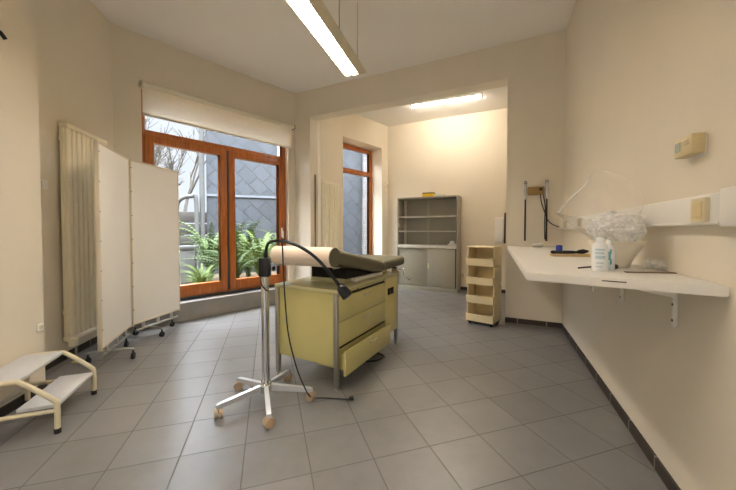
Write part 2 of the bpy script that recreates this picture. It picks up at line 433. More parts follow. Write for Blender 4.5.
k = MB(); k.box(.10, .15, -.955, -.895, .155, .225, .006); k.cyl((.07, -.89, .215), (.125, -.9, .2), .012, 10); obj('valve', k, 'rad', rad)
k = MB(); k.cyl((.134, -.91, .0), (.134, -.91, .17), .009, 10); obj('pipe', k, 'alu', rad)
k = MB(); k.lathe([(.035, 0), (.035, .008), (.012, .014)], (.134, -.91, 0), 20); obj('floor_rosette', k, 'yellowdisc', rad)
radiator(FA, -1.925, -1.56, .15, 2.08, .09, 6, 'cream column radiator on the alcove side wall left of its window')
k = MB(); k.box(0, .012, 0, .018, .0, 2.26, .003)
k = MB(); k.cyl(wp3(FK, .12, 3.742, 0), wp3(FK, .12, 3.742, 2.2), .012, 10)
tag(obj('heating_pipe', k, 'brown'), 'thin brown vertical pipe on the pier beside the alcove radiator', 'pipe')

# ------------------------------------------------------------------ screen
t = thing('folding_screen', 'white two-panel folding privacy screen on castors before the radiator', 'screen')
A, Hn, E_ = Vector((-2.30, 2.67)), Vector((-2.555, 3.35)), Vector((-2.45, 4.05))
def caster(parent, p, r=.03, m='rubber', mw='rubber', ang=0):
    k = MB(); d = Vector((math.cos(ang), math.sin(ang), 0)); p = Vector(p)
    k.cyl(p+Vector((0, 0, r))-d*.013, p+Vector((0, 0, r))+d*.013, r, 18)
    k.cyl(p+Vector((0, 0, r*1.2)), p+Vector((0, 0, r*3.1)), .008, 8)
    k.box(p.x-.014, p.x+.014, p.y-.014, p.y+.014, p.z+r*1.75, p.z+r*2.15, .004)
    return obj('caster', k, mw, parent)
for (p, q) in ((A, Hn), (Hn+Vector((.004, .018)), E_)):
    d = (q-p); L_ = d.length; a = math.atan2(-d.x, d.y)
    pn = bpy.data.objects.new('panel', None)
    mx = Matrix.Translation((p.x, p.y, 0)) @ Matrix.Rotation(a, 4, 'Z')
    C.objects.link(pn); C.objects.unlink(pn); bpy.data.objects.remove(pn)
    k = MB(); k.box(-.014, .014, .006, L_-.006, .20, 1.955, .004); pan = obj('panel', k, 'screen', t); pan.data.transform(mx)
    k = MB()
    for y0 in (0, L_-.014): k.box(-.018, .018, y0, y0+.014, .17, 1.965, .004)
    k.box(-.018, .018, 0, L_, 1.95, 1.968, .004); k.box(-.018, .018, 0, L_, .185, .205, .004)
    o = obj('edging', k, 'screenedge', pan); o.data.transform(mx)
    for i in range(7):
        z = .35+i*.255
        k = MB(); k.cyl((.017, .007, z), (.020, .007, z), .006, 10)
        o = obj('screw', k, 'screw', pan); o.data.transform(mx)
    k = MB()
    for y in (.14, L_*.5, L_-.14): k.box(-.008, .008, y-.025, y+.025, .10, .19, .003)
    k.cyl((0, .05, .11), (0, L_-.03, .11), .013, 12)
    o = obj('lower_rail', k, 'alu', t); o.data.transform(mx)
    k = MB(); k.tube([(-.17, .21, .095), (-.1, .21, .105), (.1, .21, .105), (.18, .21, .095)], .013, 12)
    o = obj('foot_bar', k, 'alu', t); o.data.transform(mx)
    for (x, y) in ((-.165, .21), (.175, .21), (0.0, L_-.12)):
        o = caster(t, (x, y, 0), .028); o.data.transform(mx)

# ------------------------------------------------------------------ step stool
t = thing('step_stool', 'two-step metal stool with beige tube frame and grey treads', 'step stool', (-1.849, 1.842, 0), R(21))
# local y along the front, local x to the front; back is -x
LS = .478
for y in (0, LS):
    pts = [(-.37, y, .018), (-.37, y, .29), (-.355, y, .325), (-.32, y, .335), (-.19, y, .335), (-.15, y, .32), (-.04, y, .225), (-.010, y, .195), (0, y, .165), (0, y, .018)]
    k = MB(); k.tube(smoothpath(pts, 4), .0145, 12); obj('side_tube', k, 'stooltube', t)
    k = MB(); k.cyl((-.37, y, .135), (-.005, y, .135), .0125, 12); obj('side_rail', k, 'stooltube', t)
    for x in (0, -.37):
        k = MB(); k.cyl((x, y, 0), (x, y, .03), .017, 14); obj('rubber_foot', k, 'rubber', t)
k = MB(); k.box(-.19, .0, .012, LS-.012, .148, .170, .005); obj('lower_tread', k, 'tread', t)
k = MB(); k.box(-.385, -.17, .0, LS, .322, .345, .005); obj('upper_tread', k, 'tread', t)
k = MB(); k.cyl((-.19, 0, .135), (-.19, LS, .135), .011, 10); k.cyl((-.36, 0, .135), (-.36, LS, .135), .011, 10); obj('cross_rail', k, 'alu', t)

# ------------------------------------------------------------------ gooseneck lamp on a star base
t = thing('gooseneck_lamp', 'black gooseneck examination lamp on a chrome five-star castor stand', 'lamp', (-.72, 2.19, 0))
k = MB(); k.lathe([(.045, .075), (.045, .12), (.033, .135), (.033, .15)], n=24); obj('hub', k, 'chrome', t)
k = MB(); k.cyl((0, 0, .10), (0, 0, .9), .027, 24); obj('pole', k, 'chrome', t)
for i in range(5):
    a = R(3+72*i); c, s = math.cos(a), math.sin(a)
    mx = Matrix.Rotation(a, 4, 'Z')
    k = MB()
    k.prof([(.02, .082), (.30, .062), (.325, .064), (.325, .084), (.30, .092), (.02, .128)], -.014, .014, 'x')
    o = obj('base_leg', k, 'legmetal', t)
    o.data.transform(mx @ Matrix.Rotation(R(-90), 4, 'Z'))
    k = MB()
    ca = a+R(60+35*i); dx, dy = math.cos(ca), math.sin(ca)
    P0 = Vector((.312*c, .312*s, 0))
    for sd in (-1, 1):
        q = P0+Vector((dx, dy, 0))*.014*sd
        k.cyl(q-Vector((dx, dy, 0))*.009+Vector((0, 0, .031)), q+Vector((dx, dy, 0))*.011+Vector((0, 0, .031)), .031, 18)
    k.cyl(P0+Vector((0, 0, .03)), P0+Vector((0, 0, .07)), .012, 10)
    obj('caster', k, 'caster', o)
k = MB(); k.box(-.034, .034, -.034, .034, .885, 1.015, .006); obj('junction_box', k, 'black', t)
k = MB(); k.cyl((.005, 0, 1.01), (.005, 0, 1.05), .016, 14)
gn = [(.005, 0, 1.04), (.012, 0, 1.085), (.035, -.02, 1.12), (.09, -.05, 1.135), (.18, -.08, 1.128), (.28, -.10, 1.09), (.38, -.115, 1.02), (.47, -.12, .92), (.535, -.12, .835)]
k.tube(smoothpath(gn, 6), .011, 12); obj('gooseneck', k, 'black', t)
d = Vector((.08, 0, -.105)).normalized(); p = Vector((.53, -.12, .842))
k = MB(); k.tube([p, p+d*.015, p+d*.03, p+d*.09, p+d*.092], [.014, .032, .036, .039, .036], 20); o = obj('lamp_head', k, 'black', t)
k = MB(); k.cyl(p+d*.09, p+d*.096, .03, 20); obj('lens', k, 'thermo2', o)
cord = [(.125, -.06, 1.13), (.145, -.085, 1.10), (.152, -.09, .95), (.165, -.09, .70), (.18, -.09, .53), (.205, -.09, .40), (.24, -.08, .26), (.275, -.06, .15), (.31, -.02, .05), (.345, .03, .008), (.42, .03, .007), (.5, .02, .007), (.56, .012, .008), (.59, .01, .012)]
k = MB(); k.tube(smoothpath(cord, 6), .0048, 8); o = obj('power_cord', k, 'black', t)
k = MB(); k.cyl((.585, .01, .014), (.615, .015, .016), .012, 12); obj('plug', k, 'black', o)
k = MB(); k.tube(smoothpath([(-.02, -.03, .89), (-.01, -.05, .84), (.02, -.05, .80), (.03, -.03, .79)], 5), .004, 8); obj('short_cable', k, 'black', t)

# ------------------------------------------------------------------ examination couch on its drawer cabinet
t = thing('examination_couch', 'olive padded examination couch on a pale olive drawer cabinet', 'examination couch', (-.225, 2.317, 0), R(-28.1))
LX, LY = -.615, 1.17
k = MB(); k.box(LX+.02, -.03, .02, LY-.02, .17, .735, .004); body = obj('cabinet_body', k, 'lime', t)
k = MB(); k.box(-.031, -.004, .855, LY-.03, .17, .735, .003); obj('side_panel', k, 'lime', t)
k = MB(); k.box(LX-.01, .01, -.01, LY+.01, .735, .765, .006); obj('worktop', k, 'limetop', t)
for x in (LX+.005, -.0225):
    for y in (.0, LY-.035):
        k = MB(); k.box(x-.0175, x+.0175, y, y+.035, .03, .738, .003); lg = obj('leg', k, 'alu', t)
        k = MB(); k.cyl((x, y+.0175, 0), (x, y+.0175, .032), .012, 12); k.cyl((x, y+.0175, 0), (x, y+.0175, .008), .019, 12); obj('foot', k, 'alu', lg)
k = MB(); k.box(-.035, -.0225, .045, .855, .17, .725, .002); obj('drawer_recess', k, 'lime', t)
for (z0, z1, e) in ((.517, .700, 0), (.328, .513, 0), (.115, .298, .055)):
    k = MB(); k.box(-.022+e, -.003+e, .025, .852, z0, z1, .003)
    if e: k.box(-.25, -.02+e, .08, .83, z0+.015, z0+.03, .002); k.box(-.25, -.02+e, .08, .092, z0+.015, z1-.04, .002); k.box(-.25, -.02+e, .818, .83, z0+.015, z1-.04, .002)
    dw = obj('drawer', k, 'lime', t)
    k = MB(); yc = .47; zc = (z0+z1)/2+.045
    k.box(-.003+e, .004+e, yc-.06, yc+.06, zc-.012, zc+.012, .003); k.box(-.003+e, .014+e, yc-.06, yc+.06, zc+.004, zc+.012, .003)
    obj('handle', k, 'handle', dw)
k = MB(); k.box(-.03, -.003, .18, .83, .703, .712, .001); obj('slide_slot_shade', k, 'dark', t)  # dark strip painted for the shaded slot of the pull-out slide
k = MB(); k.box(-.03, -.0215, .03, .848, .300, .326, .001); obj('drawer_gap_shade', k, 'dark', t)  # dark strip stands in for the shadow over the bottom drawer
k = MB(); k.cyl((-.004, .30, .722), (.002, .30, .722), .009, 14); obj('lock', k, 'screw', t)
for y in (.925, 1.0):
    k = MB(); k.box(-.004, .006, y-.028, y+.028, .565, .63, .003); so = obj('socket', k, 'dark', t)
    k = MB(); k.cyl((.006, y, .597), (.009, y, .597), .016, 14); obj('socket_insert', k, 'black', so)
# mechanism and rails under the padding
k = MB(); k.box(-.46, -.10, .26, 1.1, .765, .802, .004); obj('rail_frame', k, 'limetop', t)  # reflection of the worktop put into the frame's colour
k = MB(); k.prof([(.28, .80), (.80, .80), (.80, .808), (.28, .892)], -.46, -.10, 'x'); obj('tilt_mechanism', k, 'dark', t)
k = MB(); k.box(-.10, -.06, .36, .9, .768, .80, .003); obj('side_rail', k, 'white', t)
# padded sections
def pad(y0, y1, zt0, zt1, th, name):
    k = MB(); n = Vector((0, y1-y0, zt1-zt0)); L_ = n.length; a = math.atan2(zt1-zt0, y1-y0)
    mx = Matrix.Translation((0, y0, zt0)) @ Matrix.Rotation(a, 4, 'X')
    k.box(-.565, -.005, 0, L_, -th, 0, .038, 5, mx); return obj(name, k, 'vinyl', t)
pad(.03, .845, 1.066, .907, .115, 'backrest_pad'); pad(.85, 1.38, .912, .925, .10, 'seat_pad')
k = MB(); k.box(-.53, -.09, .88, 1.30, .795, .818, .004); obj('seat_board', k, 'white', t)
# paper roll across the near end
k = MB(); k.cyl((-.57, -.035, 1.008), (-.005, -.035, 1.008), .074, 36); rl = obj('paper_roll', k, 'paper', t)
k = MB(); k.cyl((-.585, -.035, 1.008), (-.569, -.035, 1.008), .062, 28); obj('roll_end', k, 'core', rl)
k = MB(); k.cyl((-.006, -.035, 1.008), (.003, -.035, 1.008), .071, 32); obj('bolster_end', k, 'vinyl', rl)
for x in (-.582, -.03):
    k = MB(); k.tube([(x, -.035, .96), (x, -.01, .925), (x+.02*(1 if x < -.3 else -1), .12, .92)], .008, 8); obj('roll_holder', k, 'chrome', t)
k = MB(); k.cyl((-.6, -.07, .90), (-.57, -.07, .90), .02, 14); k.tube([(-.585, -.07, .90), (-.582, -.03, .95)], .008, 8); obj('clamp_knob', k, 'chrome', t)
# crank and clamp at the far end
k = MB(); k.tube([(.0, 1.16, .80), (.05, 1.18, .80), (.06, 1.19, .72), (.09, 1.2, .70)], .009, 10); k.cyl((.085, 1.2, .69), (.115, 1.21, .71), .016, 12)
k.box(-.06, .01, 1.12, 1.18, .768, .82, .005); obj('crank', k, 'chrome', t)

# coiled cable under the cabinet
pts = []
for i in range(40):
    a = i/40*2*PI*1.7; r = .11+.015*math.sin(a*.7)
    pts.append((.02+r*1.2*math.cos(a), 2.95+r*math.sin(a), .007+.012*(i/40)))
pts += [(-.1, 3.0, .008), (-.25, 3.05, .008), (-.38, 3.12, .008)]
k = MB(); k.tube(smoothpath(pts, 3), .0065, 8); o = tag(obj('cable', k, 'black'), 'coiled black cable lying on the tiles under the drawer cabinet', 'cable')

# ------------------------------------------------------------------ alcove cabinet
CF = ((1.73, 6.064), R(63.2)); W_ = 1.25
t = thing('steel_cabinet', 'tall taupe steel cabinet with glazed upper and solid lower sliding doors', 'cabinet', (*CF[0], 0), CF[1])
k = MB(); D_ = .37; Hc = 1.9
k.box(0, D_, 0, .025, 0, Hc, .003); k.box(0, D_, W_-.025, W_, 0, Hc, .003); k.box(0, D_, .02, W_-.02, Hc-.03, Hc, .003)
k.box(D_-.012, D_, .02, W_-.02, 0, Hc-.01); k.box(0.002, D_, .02, W_-.02, .0, .075, .003)
obj('carcass', k, 'cabinet', t)
k = MB(); k.box(-.006, D_-.01, .02, W_-.02, .86, .92, .003); obj('middle_rail', k, 'cabshelf', t)
for z in (1.20, 1.50):
    k = MB(); k.box(.035, D_-.015, .025, W_-.025, z-.012, z+.012, .002); obj('shelf', k, 'cabshelf', t)
for (a, b, x) in ((.022, .60, .012), (.57, W_-.022, .022)):
    k = MB(); k.box(x, x+.004, a, b, .925, Hc-.035); o = obj('glass_door', k, 'glass', t)
for xa, ya in ((.028, .57), (.018, .595)):
    k = MB(); k.box(xa, xa+.006, ya, ya+.007, .93, Hc-.04); obj('glass_edge', k, 'alu', t)
for (a, b, x) in ((.045, .60, .006), (.59, W_-.025, .016)):
    k = MB(); k.box(x, x+.012, a, b, .085, .85, .002); o = obj('sliding_door', k, 'cabinet', t)
    yy = .575 if a < .1 else W_-.06
    if a < .1:
        k = MB(); k.box(x-.006, x+.002, yy-.012, yy+.012, .45, .56, .003); obj('pull', k, 'handle', o)
k = MB(); k.box(.02, .035, .024, .05, .08, .855); obj('door_gap_shade', k, 'dark', t)  # shade inside the slot beside the door, built as a dark strip
c = thing('carton', 'yellow cardboard carton with olive lid lying on the cabinet top', 'carton', wp3(CF, .10, .60, Hc), CF[1]+R(3))
k = MB(); k.box(-.08, .08, -.115, .115, 0, .06, .003); obj('carton_body', k, 'yellow', c)
k = MB(); k.box(-.082, .082, -.117, .117, .06, .085, .003); obj('carton_lid', k, 'olive', c)
k = MB(); k.box(-.055, .055, -.10, .10, 0, .034, .005); k.box(-.045, .045, -.03, .09, .034, .044, .003)
tag(obj('flat_box', k, 'cabshelf', None, True, wp3(CF, .065, .37, Hc), CF[1]), 'flat pale box on the cabinet top right of the yellow carton', 'box')
random.seed(5)
k = MB()
for i in range(5):
    mx = Matrix.Rotation(random.uniform(-.2, .2), 4, 'Z')
    k.box(-.07, .07, -.09+i*.006, .09-i*.01, i*.008, i*.008+.007, .001, 1, mx)
k.box(-.04, .05, -.05, .03, .04, .085, .01)
tag(obj('paper_pile', k, 'white', None, True, wp3(CF, .15, .14, .92), CF[1]), 'small pile of white papers inside the glazed part of the cabinet', 'papers')

# ------------------------------------------------------------------ bin tower
BT = ((1.29, 4.09), R(-40))
t = thing('bin_tower', 'cream tower of four stacked open-front plastic bins beside the opening', 'storage bins', (*BT[0], 0), BT[1])
bw, bd, bh = .345, .31, .238
for i in range(4):
    z = .045+i*bh
    k = MB()
    k.box(0, .012, 0.02, bd, z, z+bh-.006, .003); k.box(bw-.012, bw, 0.02, bd, z, z+bh-.006, .003); k.box(.01, bw-.01, bd-.012, bd, z, z+bh-.006, .003)
    k.box(.005, bw-.005, 0, bd, z, z+.012, .003)
    bn = obj('bin', k, 'bin', t)
    k = MB(); k.prof([(-.03, z+.095), (-.012, z+.0), (.0, z), (-.016, z+.095)], .004, bw-.004, 'x'); obj('front_lip', k, 'bin', bn)
    for xa in (0, bw-.012):
        k = MB(); k.prof([(-.03, z+.095), (-.012, z), (.03, z), (.03, z+.1)], xa, xa+.012, 'x'); obj('lip_side', k, 'bin', bn)
k = MB(); k.box(-.004, bw+.004, -.004, bd+.004, .045+4*bh-.006, 1.008, .004); obj('top_panel', k, 'bin', t)
k = MB(); k.box(.01, bw-.01, .005, bd-.01, .028, .047, .003); obj('base', k, 'black', t)
for x in (.035, bw-.035):
    for y in (.035, bd-.035):
        caster(t, (x, y, 0), .013)
k = MB(); k.box(-.03, 0, -.035, .035, .27, .34, .006); k.cyl((-.034, 0, .305), (-.03, 0, .305), .02, 18)
tag(obj('wall_socket', k, 'switch', None, True, wp3(AB, 0, -1.64, 0), AB[1]), 'beige power socket low on the alcove wall beside the steel cabinet', 'socket')

# ------------------------------------------------------------------ counter
t = thing('wall_counter', 'white wall-mounted counter running along the right wall on brackets', 'counter', (*FR[0], 0), FR[1])
def kx(x):  # opening wall line in the right-wall frame
    return None
c0 = wp(FK, -.004, 0); c1 = wp(FK, -.004, .66)
inv = lambda q: (math.cos(-FR[1])*(q[0]-FR[0][0])-math.sin(-FR[1])*(q[1]-FR[0][1]), math.sin(-FR[1])*(q[0]-FR[0][0])+math.cos(-FR[1])*(q[1]-FR[0][1]))
q0, q1 = inv(c0), inv(c1)
k = MB(); k.prism([(-.002, -2.97), (-.002, q0[1]), (-.625, q1[1]), (-.625, -2.80)], .968, 1.008)
bmesh.ops.bevel(k.bm, geom=k.bm.edges[:], offset=.004, segments=2, affect='EDGES')
obj('worktop', k, 'counter', t)
for y, L_ in ((-1.33, .27), (-1.99, .22), (-2.63, .2)):
    k = MB(); k.box(-.018, -.002, y-.009, y+.009, .968-L_, .968, .003); k.box(-.35, -.002, y-.009, y+.009, .956, .968, .003)
    k.prof([(-.018, .952), (-.018, .90), (-.26, .952)], y-.004, y+.004, 'y')
    br = obj('bracket', k, 'counter', t)
    for z in (.93, .87, .968-L_+.03):
        k = MB(); k.cyl((-.021, y, z), (-.017, y, z), .006, 10); obj('screw', k, 'screw', br)
k = MB(); k.box(-.04, .04, -.0015, .0015, .992, .996); ec = obj('edge_chip', k, 'dark', t, True, (-.31, -2.886, 0), math.atan2(-.17, .623))

# ------------------------------------------------------------------ cable trunking, sockets, switch, thermostat
t = thing('cable_trunking', 'white wall trunking running above the counter on the right wall', 'trunking', (*FR[0], 0), FR[1])
k = MB(); k.box(-.05, -.001, -3.02, -.0, 1.224, 1.335, .004); obj('trunk_body', k, 'white', t)
k = MB(); k.box(-.062, -.001, -4.6, -3.022, 1.216, 1.344, .004); obj('trunk_cover', k, 'white', t)
k = MB(); k.box(-.054, -.048, -3.0, -.01, 1.226, 1.234, .001); obj('trunk_lip', k, 'white', t)
for y, lab in ((-.46, 'round beige socket on the trunking nearest the wall corner'), (-1.08, 'round beige socket on the trunking just behind the clear cone')):
    s = thing('trunking_socket', lab, 'socket', wp3(FR, -.05, y, 1.28), FR[1], 'sockets on the trunking')
    k = MB(); k.box(-.012, 0, -.042, .042, -.042, .042, .006); obj('socket_plate', k, 'switch', s)
    k = MB(); k.tube([(-.012, 0, 0), (-.026, 0, 0)], .034, 20); obj('socket_ring', k, 'switch', s)
s = thing('light_switch', 'beige rocker switch with shadow gap set in the white trunking', 'switch', wp3(FR, -.05, -2.905, 1.279), FR[1])
k = MB(); k.box(-.016, 0, -.045, .045, -.045, .045, .004); obj('switch_plate', k, 'switch', s)
k = MB(); k.box(-.022, -.012, -.032, .032, -.028, .032, .004); k.box(-.02, -.012, -.032, .032, -.036, -.030, .002); obj('rocker', k, 'thermo', s)
s = thing('thermostat', 'beige thermostat box high on the right wall above the trunking', 'thermostat', wp3(FR, 0, -2.755, 1.546), FR[1])
k = MB(); k.box(-.05, -.006, -.066, .066, -.036, .041, .004); obj('thermostat_body', k, 'thermo', s)
k = MB(); k.box(-.006, 0, -.06, .06, -.045, .036, .002); obj('back_plate', k, 'white', s)
k = MB(); k.box(-.052, -.048, .015, .055, -.012, .026, .001); obj('display', k, 'thermo2', s)
k = MB(); k.box(-.053, -.049, -.045, -.0, .005, .012, .001); k.box(-.053, -.049, -.045, -.0, .018, .025, .001); obj('buttons', k, 'switch', s)

# ------------------------------------------------------------------ wall diagnostic set on the nook wall
t = thing('diagnostic_set', 'brown wall-mounted diagnostic unit with two hanging corded instruments', 'diagnostic unit', (*FK[0], 0), FK[1])
k = MB(); k.box(-.06, -.002, .215, .395, 1.655, 1.755, .006); obj('wall_unit', k, 'mount', t)
k = MB(); k.cyl((-.062, .25, 1.72), (-.058, .25, 1.72), .018, 14); obj('dial', k, 'dark', t)
for y in (.42, .185):
    k = MB(); k.box(-.05, -.002, y-.016, y+.016, 1.66, 1.74, .004); k.tube([(-.045, y, 1.67), (-.075, y, 1.665)], .014, 12); obj('cradle', k, 'alu', t)
    k = MB(); k.tube([(-.075, y, 1.83), (-.075, y, 1.81), (-.075, y, 1.785), (-.07, y, 1.76), (-.07, y, 1.6)], [.012, .02, .016, .011, .010], 14); ins = obj('instrument', k, 'chrome', t)
    k = MB(); k.lathe([(.0, .03), (.016, .025), (.02, .0), (.008, -.02), (0, -.022)], (-.075, y, 1.80), 14); obj('instrument_head', k, 'black', ins)
    k = MB(); k.tube([(-.07, y, 1.6), (-.065, y, 1.35), (-.06, y, 1.08)], [.009, .011, .011], 10); obj('coiled_cord', k, 'black', t)
k = MB(); k.tube(smoothpath([(-.05, .255, 1.66), (-.06, .24, 1.55), (-.06, .20, 1.42), (-.05, .16, 1.32), (-.04, .09, 1.27), (-.05, .03, 1.25)], 6), .006, 8); obj('supply_cable', k, 'black', t)
k = MB(); k.tube(smoothpath([(-.05, .225, 1.66), (-.05, .2, 1.5), (-.05, .205, 1.3), (-.05, .20, 1.1)], 6), .006, 8); obj('hanging_cable', k, 'black', t)

# ------------------------------------------------------------------ things on the counter
ZT = 1.008
def on(x, y): return wp3(FR, x, y, ZT)
def bottle(name, label, loc, r, h, mark, rot=0):
    t = thing(name, label, 'bottle', loc, rot, 'bottles on the counter')
    k = MB(); k.lathe([(r*.9, 0), (r, .006), (r, h*.72), (r*.85, h*.80), (r*.42, h*.85), (r*.42, h*.88)], n=28); b = obj('bottle_body', k, 'bottle', t)
    k = MB(); k.lathe([(r*.5, h*.86), (r*.5, h*.95), (r*.3, h), (0.001, h)], n=20); obj('cap', k, 'bottle', b)
    k = MB()
    for i, (z0, z1, a0, a1) in enumerate(mark):
        n = 8; ring0 = []; 
        vs = []
        for j in range(n+1):
            a = a0+(a1-a0)*j/n
            vs.append((k.bm.verts.new((r*1.01*math.cos(a), r*1.01*math.sin(a), h*z0)), k.bm.verts.new((r*1.01*math.cos(a), r*1.01*math.sin(a), h*z1))))
        for p, q in zip(vs, vs[1:]): k.bm.faces.new((p[0], q[0], q[1], p[1]))
    obj('label_print', k, 'teal' if 'teal' in label else 'print', b)
bottle('bottle', 'white plastic bottle with pale blue print at the counter front', (1.128, 1.525, ZT), .033, .165, [(.60, .66, R(200), R(270)), (.50, .56, R(195), R(265)), (.36, .46, R(200), R(275)), (.22, .26, R(205), R(260)), (.12, .16, R(205), R(250))])
bottle('bottle', 'slim white bottle with a teal mark at the counter front', (1.19, 1.548, ZT), .024, .15, [(.35, .62, R(225), R(250)), (.2, .38, R(240), R(262)), (.55, .70, R(240), R(258))])

# cone-shaped clear collar, standing on its narrow end in a milky bowl, with a crumpled bag around it
GX, GY = -.165, -2.36
t = thing('clear_collar', 'large clear plastic cone collar flaring up from the counter', 'plastic collar', wp3(FR, GX, GY, ZT), FR[1])
ctrl = [(-.25, .10, .303), (-.25, .10, .304), (-.19, .10, .385), (-.125, .08, .455), (-.07, .05, .53), (.04, .01, .49), (.095, -.06, .41), (.075, -.15, .31), (-.02, -.19, .245), (-.12, -.13, .25)]
def closedpath(pts, k=9):
    P = [Vector(p) for p in pts]; n = len(P); out = []
    for i in range(n):
        a, b, c, d = P[i-1], P[i], P[(i+1) % n], P[(i+2) % n]
        for j in range(k):
            u = j/k; out.append(.5*((2*b)+(c-a)*u+(2*a-5*b+4*c-d)*u*u+(3*b-a-3*c+d)*u**3))
    return out
rim = closedpath(ctrl)
base = []
for i, p in enumerate(rim):
    a = math.atan2(p.y, p.x+.06)
    base.append(Vector((.07*math.cos(a), .085*math.sin(a), .12)))
k = MB(); rows = []
for j in range(9):
    s_ = j/8
    rows.append([k.bm.verts.new(b.lerp(r_, s_)) for b, r_ in zip(base, rim)])
n = len(rim)
for a, b in zip(rows, rows[1:]):
    for i in range(n): k.bm.faces.new((a[i], a[(i+1) % n], b[(i+1) % n], b[i]))
obj('cone_sheet', k, 'cone', t)
k = MB(); k.tube(rim[9:42], [.0042-.0001*i for i in range(33)], 6); obj('rim_edge', k, 'rim', t)
k = MB(); k.lathe([(.06, 0), (.065, .004), (.08, .05), (.118, .14), (.121, .143), (.117, .143), (.077, .053), (.06, .008), (.001, .008)], (0, 0, 0), 36)
for v in k.bm.verts: v.co.y = v.co.y*1.45-.25*v.co.z
tag(obj('bowl', k, 'bowl', None, True, wp3(FR, GX, GY, ZT), FR[1]), 'milky conical plastic bowl on the counter under the clear collar', 'bowl')
random.seed(3)
k = MB(); t_ = bmesh.new(); bmesh.ops.create_icosphere(t_, subdivisions=5, radius=1)
from mathutils import noise
for v in t_.verts:
    p = v.co.copy(); n_ = noise.noise(p*2.3+Vector((4, 1, 7)))*.2+noise.noise(p*5)*.10+noise.noise(p*11)*.035
    r_ = 1+n_; z = p.z*r_; w = .6+.4*min(1, (z+1)/1.2)
    v.co = Vector((min(.105, p.x*r_*.125*w-.01), p.y*r_*.19*w-.05, .195+z*.10))
k.merge(t_)
tag(obj('plastic_bag', k, 'bag', None, True, wp3(FR, GX, GY, ZT), FR[1]), 'crumpled clear plastic bag stuffed in the bowl on the counter', 'plastic bag')
# tray with instrument
tr = thing('instrument_tray', 'small tan tray near the back of the counter holding a dark instrument', 'tray', (1.555, 2.40, ZT), R(-8))
k = MB(); k.box(-.14, .12, -.035, .035, 0, .022, .004); obj('tray_body', k, 'tan', tr)
t = thing('otoscope', 'dark handled otoscope lying on the tan tray', 'otoscope', (1.54, 2.385, ZT+.034), R(-8))
k = MB(); k.tube([(-.14, 0, 0), (-.13, 0, 0), (.02, 0, 0), (.04, 0, 0)], [.008, .012, .012, .008], 14); obj('handle', k, 'black', t)
k = MB(); k.tube([(.04, 0, .0), (.065, 0, .004), (.09, 0, .006), (.125, 0, .008)], [.008, .016, .018, .006], 14); obj('head', k, 'black', t)
k = MB(); k.lathe([(.024, 0), (.024, .07), (.019, .08), (.0, .08)], (1.56, 2.56, ZT), 18); tag(obj('small_jar', k, 'blue'), 'small blue jar behind the tan instrument tray', 'jar')
k = MB(); k.tube(smoothpath([(1.075, 1.60, ZT+.005), (1.13, 1.63, ZT+.005), (1.20, 1.66, ZT+.005)], 3), [.004]*7, 8); tag(obj('pen', k, 'black'), 'thin dark pen lying on the counter beside the bottles', 'pen')
k = MB(); k.cyl((1.225, 1.585, ZT+.012), (1.265, 1.598, ZT+.012), .012, 14); tag(obj('bottle_stopper', k, 'black'), 'short black stopper lying right of the bottles', 'stopper')
k = MB(); k.tube(smoothpath([(1.40, 1.58, ZT+.03), (1.42, 1.55, ZT+.03), (1.44, 1.52, ZT+.024), (1.45, 1.50, ZT+.02)], 4), [.026]*4+[.024]*4+[.02]*4+[.014], 14); w = tag(obj('wrapped_roll', k, 'bag'), 'clear wrapped roll with dark end lying right of the bowl', 'roll')
k = MB(); k.cyl((1.449, 1.503, ZT+.02), (1.452, 1.478, ZT+.02), .015, 14); obj('roll_cap', k, 'dark', w)
k = MB(); k.box(-.13, .13, -.012, .012, 0, .004, .001, 1); tag(obj('flat_strip', k, 'brown', None, True, (1.33, 1.44, ZT), R(-10)), 'thin brown flat strip lying on the counter near its right end', 'strip')
k = MB(); k.tube([(0, 0, .025), (.05, .01, .026), (.1, .015, .025), (.16, .03, .028)], [.008, .025, .024, .028], 12); tag(obj('white_tube', k, 'white', None, True, (1.91, 3.68, ZT), R(10)), 'white tube lying at the far end of the counter', 'tube')

# ------------------------------------------------------------------ small wall fittings
s = thing('wall_switch', 'white light switch on the left wall beside the radiator', 'switch', wp3(FL, 0, -1.05, 1.6), FL[1])
k = MB(); k.box(0, .012, -.042, .042, -.042, .042, .003); obj('switch_plate', k, 'white', s)
k = MB(); k.box(.012, .017, -.03, .03, -.03, .03, .002); obj('rocker', k, 'white', s)
s = thing('wall_outlet', 'white outlet low on the near left wall above the step stool', 'socket', wp3(FN, 0, -.045, .495), FN[1])
k = MB(); k.box(0, .012, -.026, .026, -.026, .026, .003); obj('outlet_plate', k, 'white', s)
k = MB(); k.cyl((.012, 0, 0), (.015, 0, 0), .015, 18); obj('outlet_insert', k, 'switch', s)
s = thing('wall_bracket', 'small dark metal bracket high on the near left wall', 'bracket', wp3(FN, 0, -.345, 2.45), FN[1])
k = MB(); k.box(0, .01, -.03, .03, -.05, .05, .003); obj('back_plate', k, 'alu', s)
k = MB(); k.tube([(.01, 0, .03), (.05, 0, .0), (.06, .02, -.03)], .012, 10); obj('arm', k, 'black', s)
s = thing('motion_detector', 'cream motion detector in the alcove corner left of the cabinet', 'detector', wp3(FA, 0, -.07, 2.25), FA[1])
k = MB(); k.box(0, .05, -.035, .035, -.06, .06, .014, 3); obj('detector_body', k, 'rad', s)
k = MB(); k.box(.045, .056, -.022, .022, -.045, -.005, .005); obj('lens', k, 'thermo', s)
s = thing('towel_holder', 'pale grey holder with a dark edge on the alcove wall by the opening', 'holder', wp3(AB, 0, -2.325, 1.24), AB[1])
k = MB(); k.box(-.10, -.001, -.10, .07, -.25, .22, .02, 3); obj('holder_body', k, 'counter', s)
